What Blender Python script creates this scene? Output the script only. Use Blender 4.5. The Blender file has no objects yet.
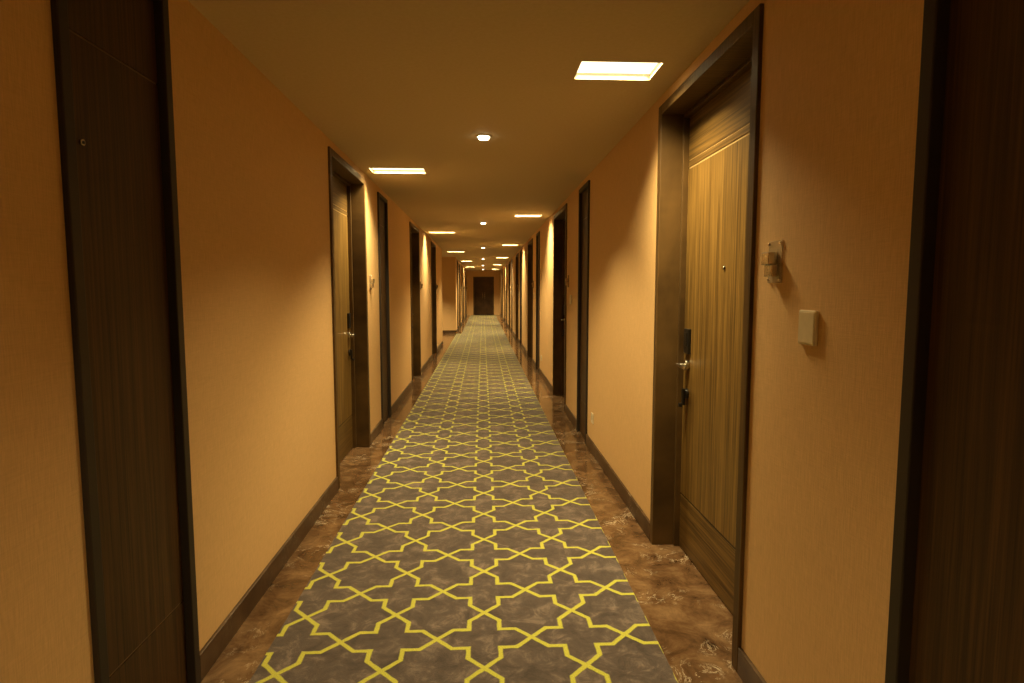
import bpy, bmesh, math
from mathutils import Vector, Matrix
sc=bpy.context.scene
sc.view_settings.view_transform='Standard'
sc.view_settings.look='None'

XL,XR=-1.03,0.94
H=2.415
Y0,Y1=-6.0,32.5
CAMH=1.405
T=0.22

# ------------------------------------------------------------ materials
def newmat(name):
    m=bpy.data.materials.new(name); m.use_nodes=True
    nt=m.node_tree; nt.nodes.clear()
    o=nt.nodes.new('ShaderNodeOutputMaterial'); b=nt.nodes.new('ShaderNodeBsdfPrincipled')
    nt.links.new(b.outputs[0],o.inputs[0])
    return m,nt,b
def N(nt,t,**k):
    n=nt.nodes.new(t)
    for a,v in k.items(): setattr(n,a,v)
    return n
def M(nt,op,a,b=None,c=None):
    n=nt.nodes.new('ShaderNodeMath'); n.operation=op
    for i,v in enumerate((a,b,c)):
        if v is None: continue
        if isinstance(v,(int,float)): n.inputs[i].default_value=v
        else: nt.links.new(v,n.inputs[i])
    return n.outputs[0]
def coords(nt,scale=(1,1,1)):
    tc=N(nt,'ShaderNodeTexCoord'); mp=N(nt,'ShaderNodeMapping')
    mp.inputs['Scale'].default_value=scale
    nt.links.new(tc.outputs['Object'],mp.inputs[0]); return mp.outputs[0]
def noise(nt,vec,scale,detail=4,rough=.5,dist=0):
    n=N(nt,'ShaderNodeTexNoise'); nt.links.new(vec,n.inputs['Vector'])
    n.inputs['Scale'].default_value=scale; n.inputs['Detail'].default_value=detail
    n.inputs['Roughness'].default_value=rough; n.inputs['Distortion'].default_value=dist
    return n.outputs['Fac']
def ramp(nt,fac,stops):
    r=N(nt,'ShaderNodeValToRGB'); e=r.color_ramp.elements
    while len(e)<len(stops): e.new(.5)
    for i,(p,c) in enumerate(stops):
        e[i].position=p; e[i].color=(*c,1)
    nt.links.new(fac,r.inputs[0]); return r.outputs[0]
def mix(nt,f,a,b,mode='MIX'):
    n=N(nt,'ShaderNodeMix',data_type='RGBA',blend_type=mode)
    for s,v in ((n.inputs[0],f),(n.inputs[6],a),(n.inputs[7],b)):
        if isinstance(v,(int,float)): s.default_value=v
        elif isinstance(v,tuple): s.default_value=(*v,1)
        else: nt.links.new(v,s)
    return n.outputs[2]
def bump(nt,b,h,st,d=.01):
    n=N(nt,'ShaderNodeBump'); n.inputs['Strength'].default_value=st; n.inputs['Distance'].default_value=d
    nt.links.new(h,n.inputs['Height']); nt.links.new(n.outputs[0],b.inputs['Normal'])
def simple(name,col,rough=.5,metal=0,**k):
    m,nt,b=newmat(name)
    v=coords(nt); f=noise(nt,v,40,3)
    c=ramp(nt,f,[(.3,tuple(x*.9 for x in col)),(.7,col)])
    nt.links.new(c,b.inputs['Base Color'])
    b.inputs['Roughness'].default_value=rough; b.inputs['Metallic'].default_value=metal
    return m

def wallpaper():
    m,nt,b=newmat('woven_wallpaper')
    f1=noise(nt,coords(nt,(90,90,6)),3,4,.6)
    f2=noise(nt,coords(nt,(5,5,120)),3,4,.6)
    f=M(nt,'ADD',M(nt,'MULTIPLY',f1,.65),M(nt,'MULTIPLY',f2,.35))
    c=ramp(nt,f,[(.3,(.56,.36,.165)),(.7,(.77,.505,.24))])
    big=noise(nt,coords(nt),1.3,2)
    c=mix(nt,M(nt,'MULTIPLY',big,.25),c,(.56,.35,.15))
    nt.links.new(c,b.inputs['Base Color']); b.inputs['Roughness'].default_value=.7
    b.inputs['Specular IOR Level'].default_value=.3
    bump(nt,b,f,.3,.003); return m
def ceilpaint():
    m,nt,b=newmat('ceiling_paint')
    f=noise(nt,coords(nt),60,4)
    nt.links.new(ramp(nt,f,[(.3,(.56,.44,.26)),(.7,(.60,.475,.29))]),b.inputs['Base Color'])
    b.inputs['Roughness'].default_value=.8; return m
def wood(name,dark,light,vertical=True,rough=.45):
    m,nt,b=newmat(name)
    s=(1,40,.6) if vertical else (1,.6,40)
    v=coords(nt,s)
    f=noise(nt,v,2.2,5,.6,.3)
    s2=(1,160,3) if vertical else (1,3,160)
    g=noise(nt,coords(nt,s2),1.5,3,.6)
    h=M(nt,'ADD',M(nt,'MULTIPLY',f,.7),M(nt,'MULTIPLY',g,.3))
    mid=tuple((a+c)/2.1 for a,c in zip(dark,light))
    c=ramp(nt,h,[(.36,dark),(.5,mid),(.64,light)])
    nt.links.new(c,b.inputs['Base Color']); b.inputs['Roughness'].default_value=rough
    b.inputs['Specular IOR Level'].default_value=.3
    bump(nt,b,h,.12,.002); return m
def marble(name,mul=1,rough=.13):
    m,nt,b=newmat(name)
    v=coords(nt)
    base=noise(nt,v,6,10,.72,.4)
    c=ramp(nt,base,[(.34,(.045*mul,.022*mul,.010*mul)),(.5,(.125*mul,.068*mul,.033*mul)),(.68,(.23*mul,.14*mul,.072*mul))])
    vein=noise(nt,v,6,10,.70,1.0)
    a=M(nt,'ABSOLUTE',M(nt,'SUBTRACT',vein,.5))
    k=M(nt,'SUBTRACT',1.0,M(nt,'MINIMUM',M(nt,'MULTIPLY',a,70.0),1.0))
    mask=noise(nt,v,3.6,5,.6)
    k=M(nt,'MULTIPLY',k,M(nt,'MINIMUM',M(nt,'MAXIMUM',M(nt,'MULTIPLY',M(nt,'SUBTRACT',mask,.51),9.0),0.0),1.0))
    c=mix(nt,M(nt,'MULTIPLY',k,.85),c,(.64*mul,.55*mul,.42*mul))
    nt.links.new(c,b.inputs['Base Color']); b.inputs['Roughness'].default_value=rough
    return m
def carpetmat():
    m,nt,b=newmat('patterned_carpet')
    CELL=.38
    tc=N(nt,'ShaderNodeTexCoord'); sp=N(nt,'ShaderNodeSeparateXYZ'); nt.links.new(tc.outputs['Object'],sp.inputs[0])
    wob=noise(nt,coords(nt),30,2)
    def cell(o,off):
        u=M(nt,'ADD',M(nt,'DIVIDE',o,CELL),off)
        fr=M(nt,'FRACT',u)
        return M(nt,'ABSOLUTE',M(nt,'SUBTRACT',fr,.5))
    ax=cell(sp.outputs[0],100.0); ay=cell(sp.outputs[1],100.0)
    d1=M(nt,'MULTIPLY',M(nt,'SUBTRACT',M(nt,'ADD',ax,ay),.5),.7071)
    d2=M(nt,'SUBTRACT',M(nt,'MAXIMUM',ax,ay),.335)
    d=M(nt,'ABSOLUTE',M(nt,'MINIMUM',d1,d2))
    d=M(nt,'ADD',d,M(nt,'MULTIPLY',M(nt,'SUBTRACT',wob,.5),.018))
    line=M(nt,'SUBTRACT',1.0,M(nt,'MINIMUM',M(nt,'MAXIMUM',M(nt,'MULTIPLY',M(nt,'SUBTRACT',d,.018),80.0),0.0),1.0))
    n1=noise(nt,coords(nt),11,7,.72,.6); n2=noise(nt,coords(nt),260,2)
    base=ramp(nt,n1,[(.36,(.046,.032,.029)),(.52,(.088,.064,.056)),(.68,(.21,.16,.135))])
    yl=ramp(nt,n2,[(.3,(.42,.42,.03)),(.7,(.62,.61,.09))])
    c=mix(nt,line,base,yl)
    c=mix(nt,.35,c,ramp(nt,n2,[(.3,(.5,.5,.5)),(.7,(1,1,1))]),'MULTIPLY')
    nt.links.new(c,b.inputs['Base Color']); b.inputs['Roughness'].default_value=.95
    b.inputs['Sheen Weight'].default_value=.25
    bump(nt,b,M(nt,'ADD',M(nt,'MULTIPLY',line,.6),M(nt,'MULTIPLY',n2,.5)),.5,.004)
    return m
def emit(name,col,st):
    m=bpy.data.materials.new(name); m.use_nodes=True; nt=m.node_tree; nt.nodes.clear()
    o=nt.nodes.new('ShaderNodeOutputMaterial'); e=nt.nodes.new('ShaderNodeEmission')
    e.inputs[0].default_value=(*col,1); e.inputs[1].default_value=st
    nt.links.new(e.outputs[0],o.inputs[0]); return m

MW=wallpaper(); MC=ceilpaint()
WV=wood('door_wood_vertical',(.055,.028,.006),(.25,.145,.036))
WH=wood('door_wood_horizontal',(.045,.023,.006),(.20,.115,.03),False)
WD=wood('dark_wood_vertical',(.022,.010,.003),(.085,.040,.011),rough=.5)
WF=wood('frame_wood',(.040,.021,.006),(.13,.072,.021),rough=.5)
MF=marble('brown_marble',1.0); MB=marble('dark_marble',.5,.35)
MK=carpetmat()
GOLD=simple('inlay_line',(.50,.36,.17),.35)
INLAY=simple('dark_inlay_line',(.16,.10,.045),.4)
GROOVE=simple('groove_dark',(.018,.010,.005),.55)
BLACK=simple('black_lock',(.012,.011,.010),.3)
STEEL=simple('brushed_steel',(.62,.58,.5),.25,1)
CREAM=simple('cream_plastic',(.72,.62,.42),.4)
TRIMW=simple('lamp_trim',(.7,.6,.42),.5)
LAMPM=emit('slot_diffuser',(1,.87,.52),2.6)
LAMPR=emit('downlight_lens',(1,.88,.58),9)
GLASS,nt,b=newmat('acrylic'); b.inputs['Base Color'].default_value=(.55,.42,.26,1); b.inputs['Roughness'].default_value=.12
b.inputs['Alpha'].default_value=.55

# ------------------------------------------------------------ geometry helpers
def addbox(bm,b,mi=0):
    x0,x1,y0,y1,z0,z1=b
    if x0>x1:x0,x1=x1,x0
    if y0>y1:y0,y1=y1,y0
    vs=[bm.verts.new((x,y,z)) for z in (z0,z1) for y in (y0,y1) for x in (x0,x1)]
    for f in ((0,2,3,1),(4,5,7,6),(0,1,5,4),(2,6,7,3),(1,3,7,5),(0,4,6,2)):
        fc=bm.faces.new([vs[i] for i in f]); fc.material_index=mi
def addcyl(bm,c,r,d,axis='X',seg=20,mi=0,r2=None):
    rot={'X':Matrix.Rotation(math.pi/2,4,'Y'),'Y':Matrix.Rotation(math.pi/2,4,'X'),'Z':Matrix.Identity(4)}[axis]
    g=bmesh.ops.create_cone(bm,cap_ends=True,segments=seg,radius1=r,radius2=r if r2 is None else r2,depth=d,matrix=Matrix.Translation(c)@rot)
    fs=set(f for v in g['verts'] for f in v.link_faces)
    for f in fs: f.material_index=mi; f.smooth=len(f.verts)==4
def finish(bm,name,mats,parent=None,loc=(0,0,0),bevel=0):
    me=bpy.data.meshes.new(name); bm.normal_update(); bm.to_mesh(me); bm.free()
    for m in mats: me.materials.append(m)
    o=bpy.data.objects.new(name,me); sc.collection.objects.link(o); o.location=loc
    if parent: o.parent=parent
    if bevel:
        md=o.modifiers.new('bevel','BEVEL'); md.width=bevel; md.segments=2; md.limit_method='ANGLE'
    return o
def boxes(name,bl,mats,parent=None,loc=(0,0,0),bevel=0):
    bm=bmesh.new()
    for e in bl:
        if len(e)==6: addbox(bm,e)
        else: addbox(bm,e[:6],e[6])
    return finish(bm,name,mats,parent,loc,bevel)
def empty(name,loc):
    e=bpy.data.objects.new(name,None); e.empty_display_size=.2; sc.collection.objects.link(e); e.location=loc; return e

DH=2.355
right=[(-3.82,-3.29,'p'),(-2.52,-1.37,'d'),(.72,1.26,'p'),(2.03,3.18,'d'),(5.26,5.79,'p'),(6.67,7.85,'d'),(9.85,10.38,'p'),
       (11.2,12.38,'d'),(14.4,14.93,'p'),(15.75,16.93,'d'),(18.95,19.48,'p'),(20.3,21.48,'d'),(23.5,24.03,'p'),(24.85,26.03,'d'),(28.05,28.58,'p'),(29.4,30.58,'d')]
left=[(-3.3,-2.77,'p'),(-.5,.68,'d'),(1.54,2.07,'p'),(4.12,5.32,'d'),(5.98,6.53,'p'),(8.55,9.73,'d'),(12.0,13.1,'d')]
XL2=-.86; YA,YB=15.2,19.0
left2=[(20.0,20.53,'p'),(21.4,22.58,'d'),(24.3,24.83,'p'),(25.6,26.78,'d'),(28.6,29.13,'p'),(29.9,31.08,'d')]

def wall(name,xf,s,ya,yb,ops):
    bl=[]; y=ya
    for a,b_,k in ops:
        bl.append((xf,xf+s*T,y,a,0,H)); bl.append((xf,xf+s*T,a,b_,DH,H)); y=b_
    bl.append((xf,xf+s*T,y,yb,0,H))
    return boxes(name,bl,[MW])
wall('wall_right',XR,1,Y0,Y1,right)
wall('wall_left',XL,-1,Y0,YA,left)
wall('wall_left_far',XL2,-1,YB+.15,Y1,left2)
boxes('wall_alcove_far',[(-4.2,XL2,YB,YB+.15,0,H)],[MW])
boxes('wall_alcove_near',[(-4.2,XL-T,YA-.15,YA,0,H)],[MW])
boxes('wall_alcove_side',[(-4.35,-4.2,YA-.15,YB+.15,0,H)],[MW])
boxes('wall_back',[(XL-T,XR+T,Y0-.15,Y0,0,H)],[MW])
boxes('wall_end',[(XL2-T,-.52,Y1,Y1+.15,0,H),(.60,XR+T,Y1,Y1+.15,0,H),(-.52,.60,Y1,Y1+.15,2.08,H)],[MW])
boxes('floor',[(-4.35,XR+T,Y0-.15,Y1+.4,-.1,0)],[MF])
boxes('carpet_runner',[(-.84,.69,Y0+.1,YB-.2,.0,.008),(-.68,.69,YB-.2,Y1-.25,.0,.008)],[MK])

def baseb(name,xf,s,ya,yb,ops,hh=.10):
    bl=[];y=ya
    for a,b_,k in ops:
        bl.append((xf,xf-s*.014,y,a-.003,0,hh)); y=b_+.003
    bl.append((xf,xf-s*.014,y,yb,0,hh))
    boxes(name,bl,[MB],bevel=.002)
baseb('baseboard_right',XR,1,Y0,Y1,right)
baseb('baseboard_left',XL,-1,Y0,YA,left)
baseb('baseboard_left_far',XL2,-1,YB,Y1,left2)
boxes('baseboard_alcove',[(-4.19,XL2-.001,YB-.014,YB,0,.10)],[MB])

# ceiling with slots
slR=[-2.7,2.84,8.3,13.8,19.3,24.8,30.2]
slL=[-.3,5.25,10.8,16.3,21.8,27.3]
SLX_R=(.44,.815); SLX_L=(-.955,-.49); FX=(-.80,-.38); YS=18.9
bl=[]
def seg(x0,x1,ya,yb,ys,half=.115):
    out=[];y=ya
    for c in ys:
        out.append((x0,x1,y,c-half,H,H+.12)); y=c+half
    out.append((x0,x1,y,yb,H,H+.12)); return out
slLn=[y for y in slL if y<YS]; slLf=[y for y in slL if y>YS]
bl.append((-4.35,SLX_L[0],Y0-.15,YS,H,H+.12))
bl+=seg(SLX_L[0],SLX_L[1],Y0-.15,YS,slLn)
bl.append((SLX_L[1],SLX_R[0],Y0-.15,YS,H,H+.12))
bl.append((-4.35,FX[0],YS,Y1+.4,H,H+.12))
bl+=seg(FX[0],FX[1],YS,Y1+.4,slLf)
bl.append((FX[1],SLX_R[0],YS,Y1+.4,H,H+.12))
bl+=seg(SLX_R[0],SLX_R[1],Y0-.15,Y1+.4,slR)
bl.append((SLX_R[1],XR+T,Y0-.15,Y1+.4,H,H+.12))
boxes('ceiling',bl,[MC])

LC=(1,.78,.38)
def slot(x0,x1,yc,power):
    e=empty('recessed_slot_light',((x0+x1)/2,yc,H))
    hx=(x1-x0)/2; hy=.115; t=.004
    boxes('housing',[(-hx,-hx+t,-hy,hy,.0,.05),(hx-t,hx,-hy,hy,.0,.05),(-hx,hx,-hy,-hy+t,.0,.05),(-hx,hx,hy-t,hy,.0,.05),(-hx,hx,-hy,hy,.05,.06)],[TRIMW],e)
    boxes('diffuser',[(-hx+t,hx-t,-hy+t,hy-t,.030,.040)],[LAMPM],e)
    L=bpy.data.lights.new('slot_lamp','AREA'); L.shape='RECTANGLE'; L.size=2*hx-.04; L.size_y=2*hy-.03
    L.energy=power; L.color=LC; L.spread=math.radians(122)
    o=bpy.data.objects.new('lamp',L); sc.collection.objects.link(o); o.parent=e; o.location=(0,0,.026)
P=32
for y in slR: slot(*SLX_R,y,P*(1.5 if y>19 else 1))
for y in slLn: slot(*SLX_L,y,P)
for y in slLf: slot(*FX,y,P*1.5)
def down(x,y,power):
    e=empty('round_downlight',(x,y,H))
    bm=bmesh.new(); n=32
    prof=[(.055,0),(.053,-.006),(.042,-.006),(.036,.0-.002)]
    rings=[[bm.verts.new((r*math.cos(2*math.pi*i/n),r*math.sin(2*math.pi*i/n),z)) for i in range(n)] for r,z in prof]
    for a,b_ in zip(rings,rings[1:]):
        for i in range(n): bm.faces.new((a[i],a[(i+1)%n],b_[(i+1)%n],b_[i])).smooth=True
    finish(bm,'trim_ring',[TRIMW],e)
    bm=bmesh.new(); addcyl(bm,(0,0,-.010),.034,.020,'Z',32,0,.040); finish(bm,'lens',[LAMPR],e)
    L=bpy.data.lights.new('spot','SPOT'); L.energy=power; L.color=LC; L.spot_size=math.radians(112); L.spot_blend=.6; L.shadow_soft_size=.03
    o=bpy.data.objects.new('lamp',L); sc.collection.objects.link(o); o.parent=e; o.location=(0,0,-.055)
for y in (-1.3,4.05,9.2,14.6,20.0,25.4,30.4): down(.01,y,100 if y<19 else 150)
down(-2.0,17.4,320)  # unseen extra lamp, added to brighten the alcove's facing wall

# ------------------------------------------------------------ doors
def lever(e,s,x,y,dirn):
    bm=bmesh.new()
    addbox(bm,(x,x-s*.016,y-.034,y+.034,1.07,1.20),0)
    addbox(bm,(x-s*.016,x-s*.020,y-.020,y+.020,1.11,1.18),0)
    addcyl(bm,(x-s*.010,y,1.01),.027,.02,'X',24,1)
    addcyl(bm,(x-s*.035,y,1.01),.010,.05,'X',16,1)
    finish(bm,'card_lock',[BLACK,STEEL],e,bevel=.003)
    bm=bmesh.new()
    addbox(bm,(x-s*.050,x-s*.066,y-.012,y+dirn*.125,1.0,1.020),0)
    finish(bm,'lever_handle',[STEEL],e,bevel=.005)
    bm=bmesh.new()
    addcyl(bm,(x-s*.008,y,.86),.026,.016,'X',24,0)
    addbox(bm,(x-s*.014,x-s*.030,y-.010,y+.010,.80,.885),0)
    addbox(bm,(x-s*.026,x-s*.046,y-.008,y+.008,.79,.81),0)
    finish(bm,'deadbolt_turn',[BLACK],e,bevel=.003)
nd=[0]
def door(xf,s,ya,yb,lockfar=True):
    nd[0]+=1; yc=(ya+yb)/2; e=empty('door_%d'%nd[0],(xf,yc,0))
    h=(yb-ya)/2; fw=.05; dp=.13; pr=.014
    boxes('frame',[(-s*pr,s*.18,-h,-h+fw,0,DH),(-s*pr,s*.18,h-fw,h,0,DH),(-s*pr,s*.18,-h+fw,h-fw,DH-fw,DH),
        (s*.10,s*.18,-h+fw,-h+fw+.022,0,DH-fw),(s*.10,s*.18,h-fw-.022,h-fw,0,DH-fw),(s*.10,s*.18,-h+fw,h-fw,DH-fw-.02,DH-fw)],[WF],e,bevel=.003)
    a=-h+fw+.002; b_=h-fw-.002; x=s*dp; x2=s*(dp+.045); top=DH-fw-.003
    z1,z2=.30,2.03
    g=.006
    boxes('leaf',[(x,x2,a,b_,.008,z1-g,1),(x+s*.004,x2,a,b_,z1-g,z1+g,2),(x,x2,a,b_,z1+g,z2-g,0),(x+s*.004,x2,a,b_,z2-g,z2+g,3),(x,x2,a,b_,z2+g,z2+.035,1),
        (x+s*.003,x2,a,b_,z2+.035,z2+.042,3),(x,x2,a,b_,z2+.042,top,1)],[WV,WH,GROOVE,GOLD],e)
    yl=(b_-.09) if lockfar else (a+.09)
    lever(e,s,x,yl,-1 if lockfar else 1)
    bm=bmesh.new(); addcyl(bm,(x-s*.003,0,1.5),.008,.006,'X',16,0); addcyl(bm,(x-s*.005,0,1.5),.005,.005,'X',12,1); finish(bm,'peephole',[BLACK,STEEL],e)
def panel(xf,s,ya,yb):
    yc=(ya+yb)/2; e=empty('service_closet_door',(xf,yc,0)); h=(yb-ya)/2; fw=.038; pr=.016
    boxes('frame',[(-s*pr,s*.10,-h,-h+fw,0,DH),(-s*pr,s*.10,h-fw,h,0,DH),(-s*pr,s*.10,-h+fw,h-fw,DH-fw,DH)],[GROOVE],e,bevel=.003)
    a=-h+fw+.002; b_=h-fw-.002; x=s*.012; x2=s*.05; g=.004
    boxes('leaf',[(x,x2,a,b_,.008,.33-g),(x+s*.004,x2,a,b_,.33-g,.33+g,1),(x,x2,a,b_,.33+g,2.06-g),(x+s*.004,x2,a,b_,2.06-g,2.06+g,1),(x,x2,a,b_,2.06+g,DH-fw-.003)],[WD,INLAY],e)
    bm=bmesh.new(); addcyl(bm,(x-s*.003,-h+fw+.06,1.785),.008,.008,'X',20,0); addcyl(bm,(x-s*.006,-h+fw+.06,1.785),.004,.006,'X',16,1); finish(bm,'key_lock',[STEEL,BLACK],e)
def sign(xf,s,y,z=1.40):
    e=empty('room_number_sign',(xf,y,z))
    boxes('acrylic_backplate',[(-s*.0005,-s*.005,-.045,.045,0,.135)],[GLASS],e,bevel=.002)
    boxes('number_block',[(-s*.005,-s*.030,-.028,.022,.02,.058),(-s*.005,-s*.036,-.020,.030,.058,.098)],[STEEL],e,bevel=.003)
    bm=bmesh.new()
    for yy in (-.036,.036):
        for zz in (.01,.125): addcyl(bm,(-s*.006,yy,zz),.004,.006,'X',12)
    finish(bm,'standoffs',[STEEL],e)
def switch(xf,s,y,z):
    e=empty('doorbell_switch',(xf,y,z))
    boxes('plate',[(-s*.0005,-s*.012,-.045,.045,-.05,.05)],[CREAM],e,bevel=.004)
    boxes('button',[(-s*.012,-s*.0135,-.040,.040,-.044,.044)],[CREAM],e,bevel=.001)
def outlet(xf,s,y,z):
    e=empty('wall_outlet',(xf,y,z))
    bm=bmesh.new(); addbox(bm,(-s*.0005,-s*.009,-.043,.043,-.043,.043),0)
    addbox(bm,(-s*.009,-s*.0095,-.012,-.007,-.012,.004),1); addbox(bm,(-s*.009,-s*.0095,.007,.012,-.012,.004),1); addbox(bm,(-s*.009,-s*.0095,-.003,.003,.010,.020),1)
    finish(bm,'socket_plate',[CREAM,BLACK],e,bevel=.0015)

for i,(a,b_,k) in enumerate(right):
    if k=='d': door(XR,1,a,b_,True); sign(XR,1,a-.15,1.425); switch(XR,1,a-.365,1.295)
    else: panel(XR,1,a,b_)
for a,b_,k in left:
    if k=='d': door(XL,-1,a,b_,True); sign(XL,-1,b_+.2)
    else: panel(XL,-1,a,b_)
for a,b_,k in left2:
    if k=='d': door(XL2,-1,a,b_,True); sign(XL2,-1,b_+.2)
    else: panel(XL2,-1,a,b_)
outlet(XR,1,5.0,.30); outlet(XR,1,9.5,.30)

e=empty('double_door',(.04,Y1,0))
boxes('frame',[(-.56,-.50,-.015,.12,0,2.08),(.50,.56,-.015,.12,0,2.08),(-.50,.50,-.015,.12,2.02,2.08)],[WF],e)
boxes('leaves',[(-.495,-.004,.05,.09,.01,2.01),(.004,.495,.05,.09,.01,2.01)],[WD],e)
bm=bmesh.new()
for x in (-.06,.06):
    addcyl(bm,(x,.01,1.05),.012,.4,'Z',12)
    for z in (.90,1.20): addcyl(bm,(x,.03,z),.008,.04,'Y',10)
finish(bm,'pull_handles',[STEEL],e)

# ------------------------------------------------------------ world + camera
w=bpy.data.worlds.new('w'); sc.world=w; w.use_nodes=True
w.node_tree.nodes['Background'].inputs[0].default_value=(.02,.012,.005,1)
cam=bpy.data.cameras.new('camera'); co=bpy.data.objects.new('camera',cam); sc.collection.objects.link(co)
cam.sensor_width=36; cam.lens=595/1024*36; cam.clip_start=.05
co.location=(0,0,CAMH)
co.rotation_euler=(math.radians(90-5.02),0,math.radians(-2.79))
sc.camera=co
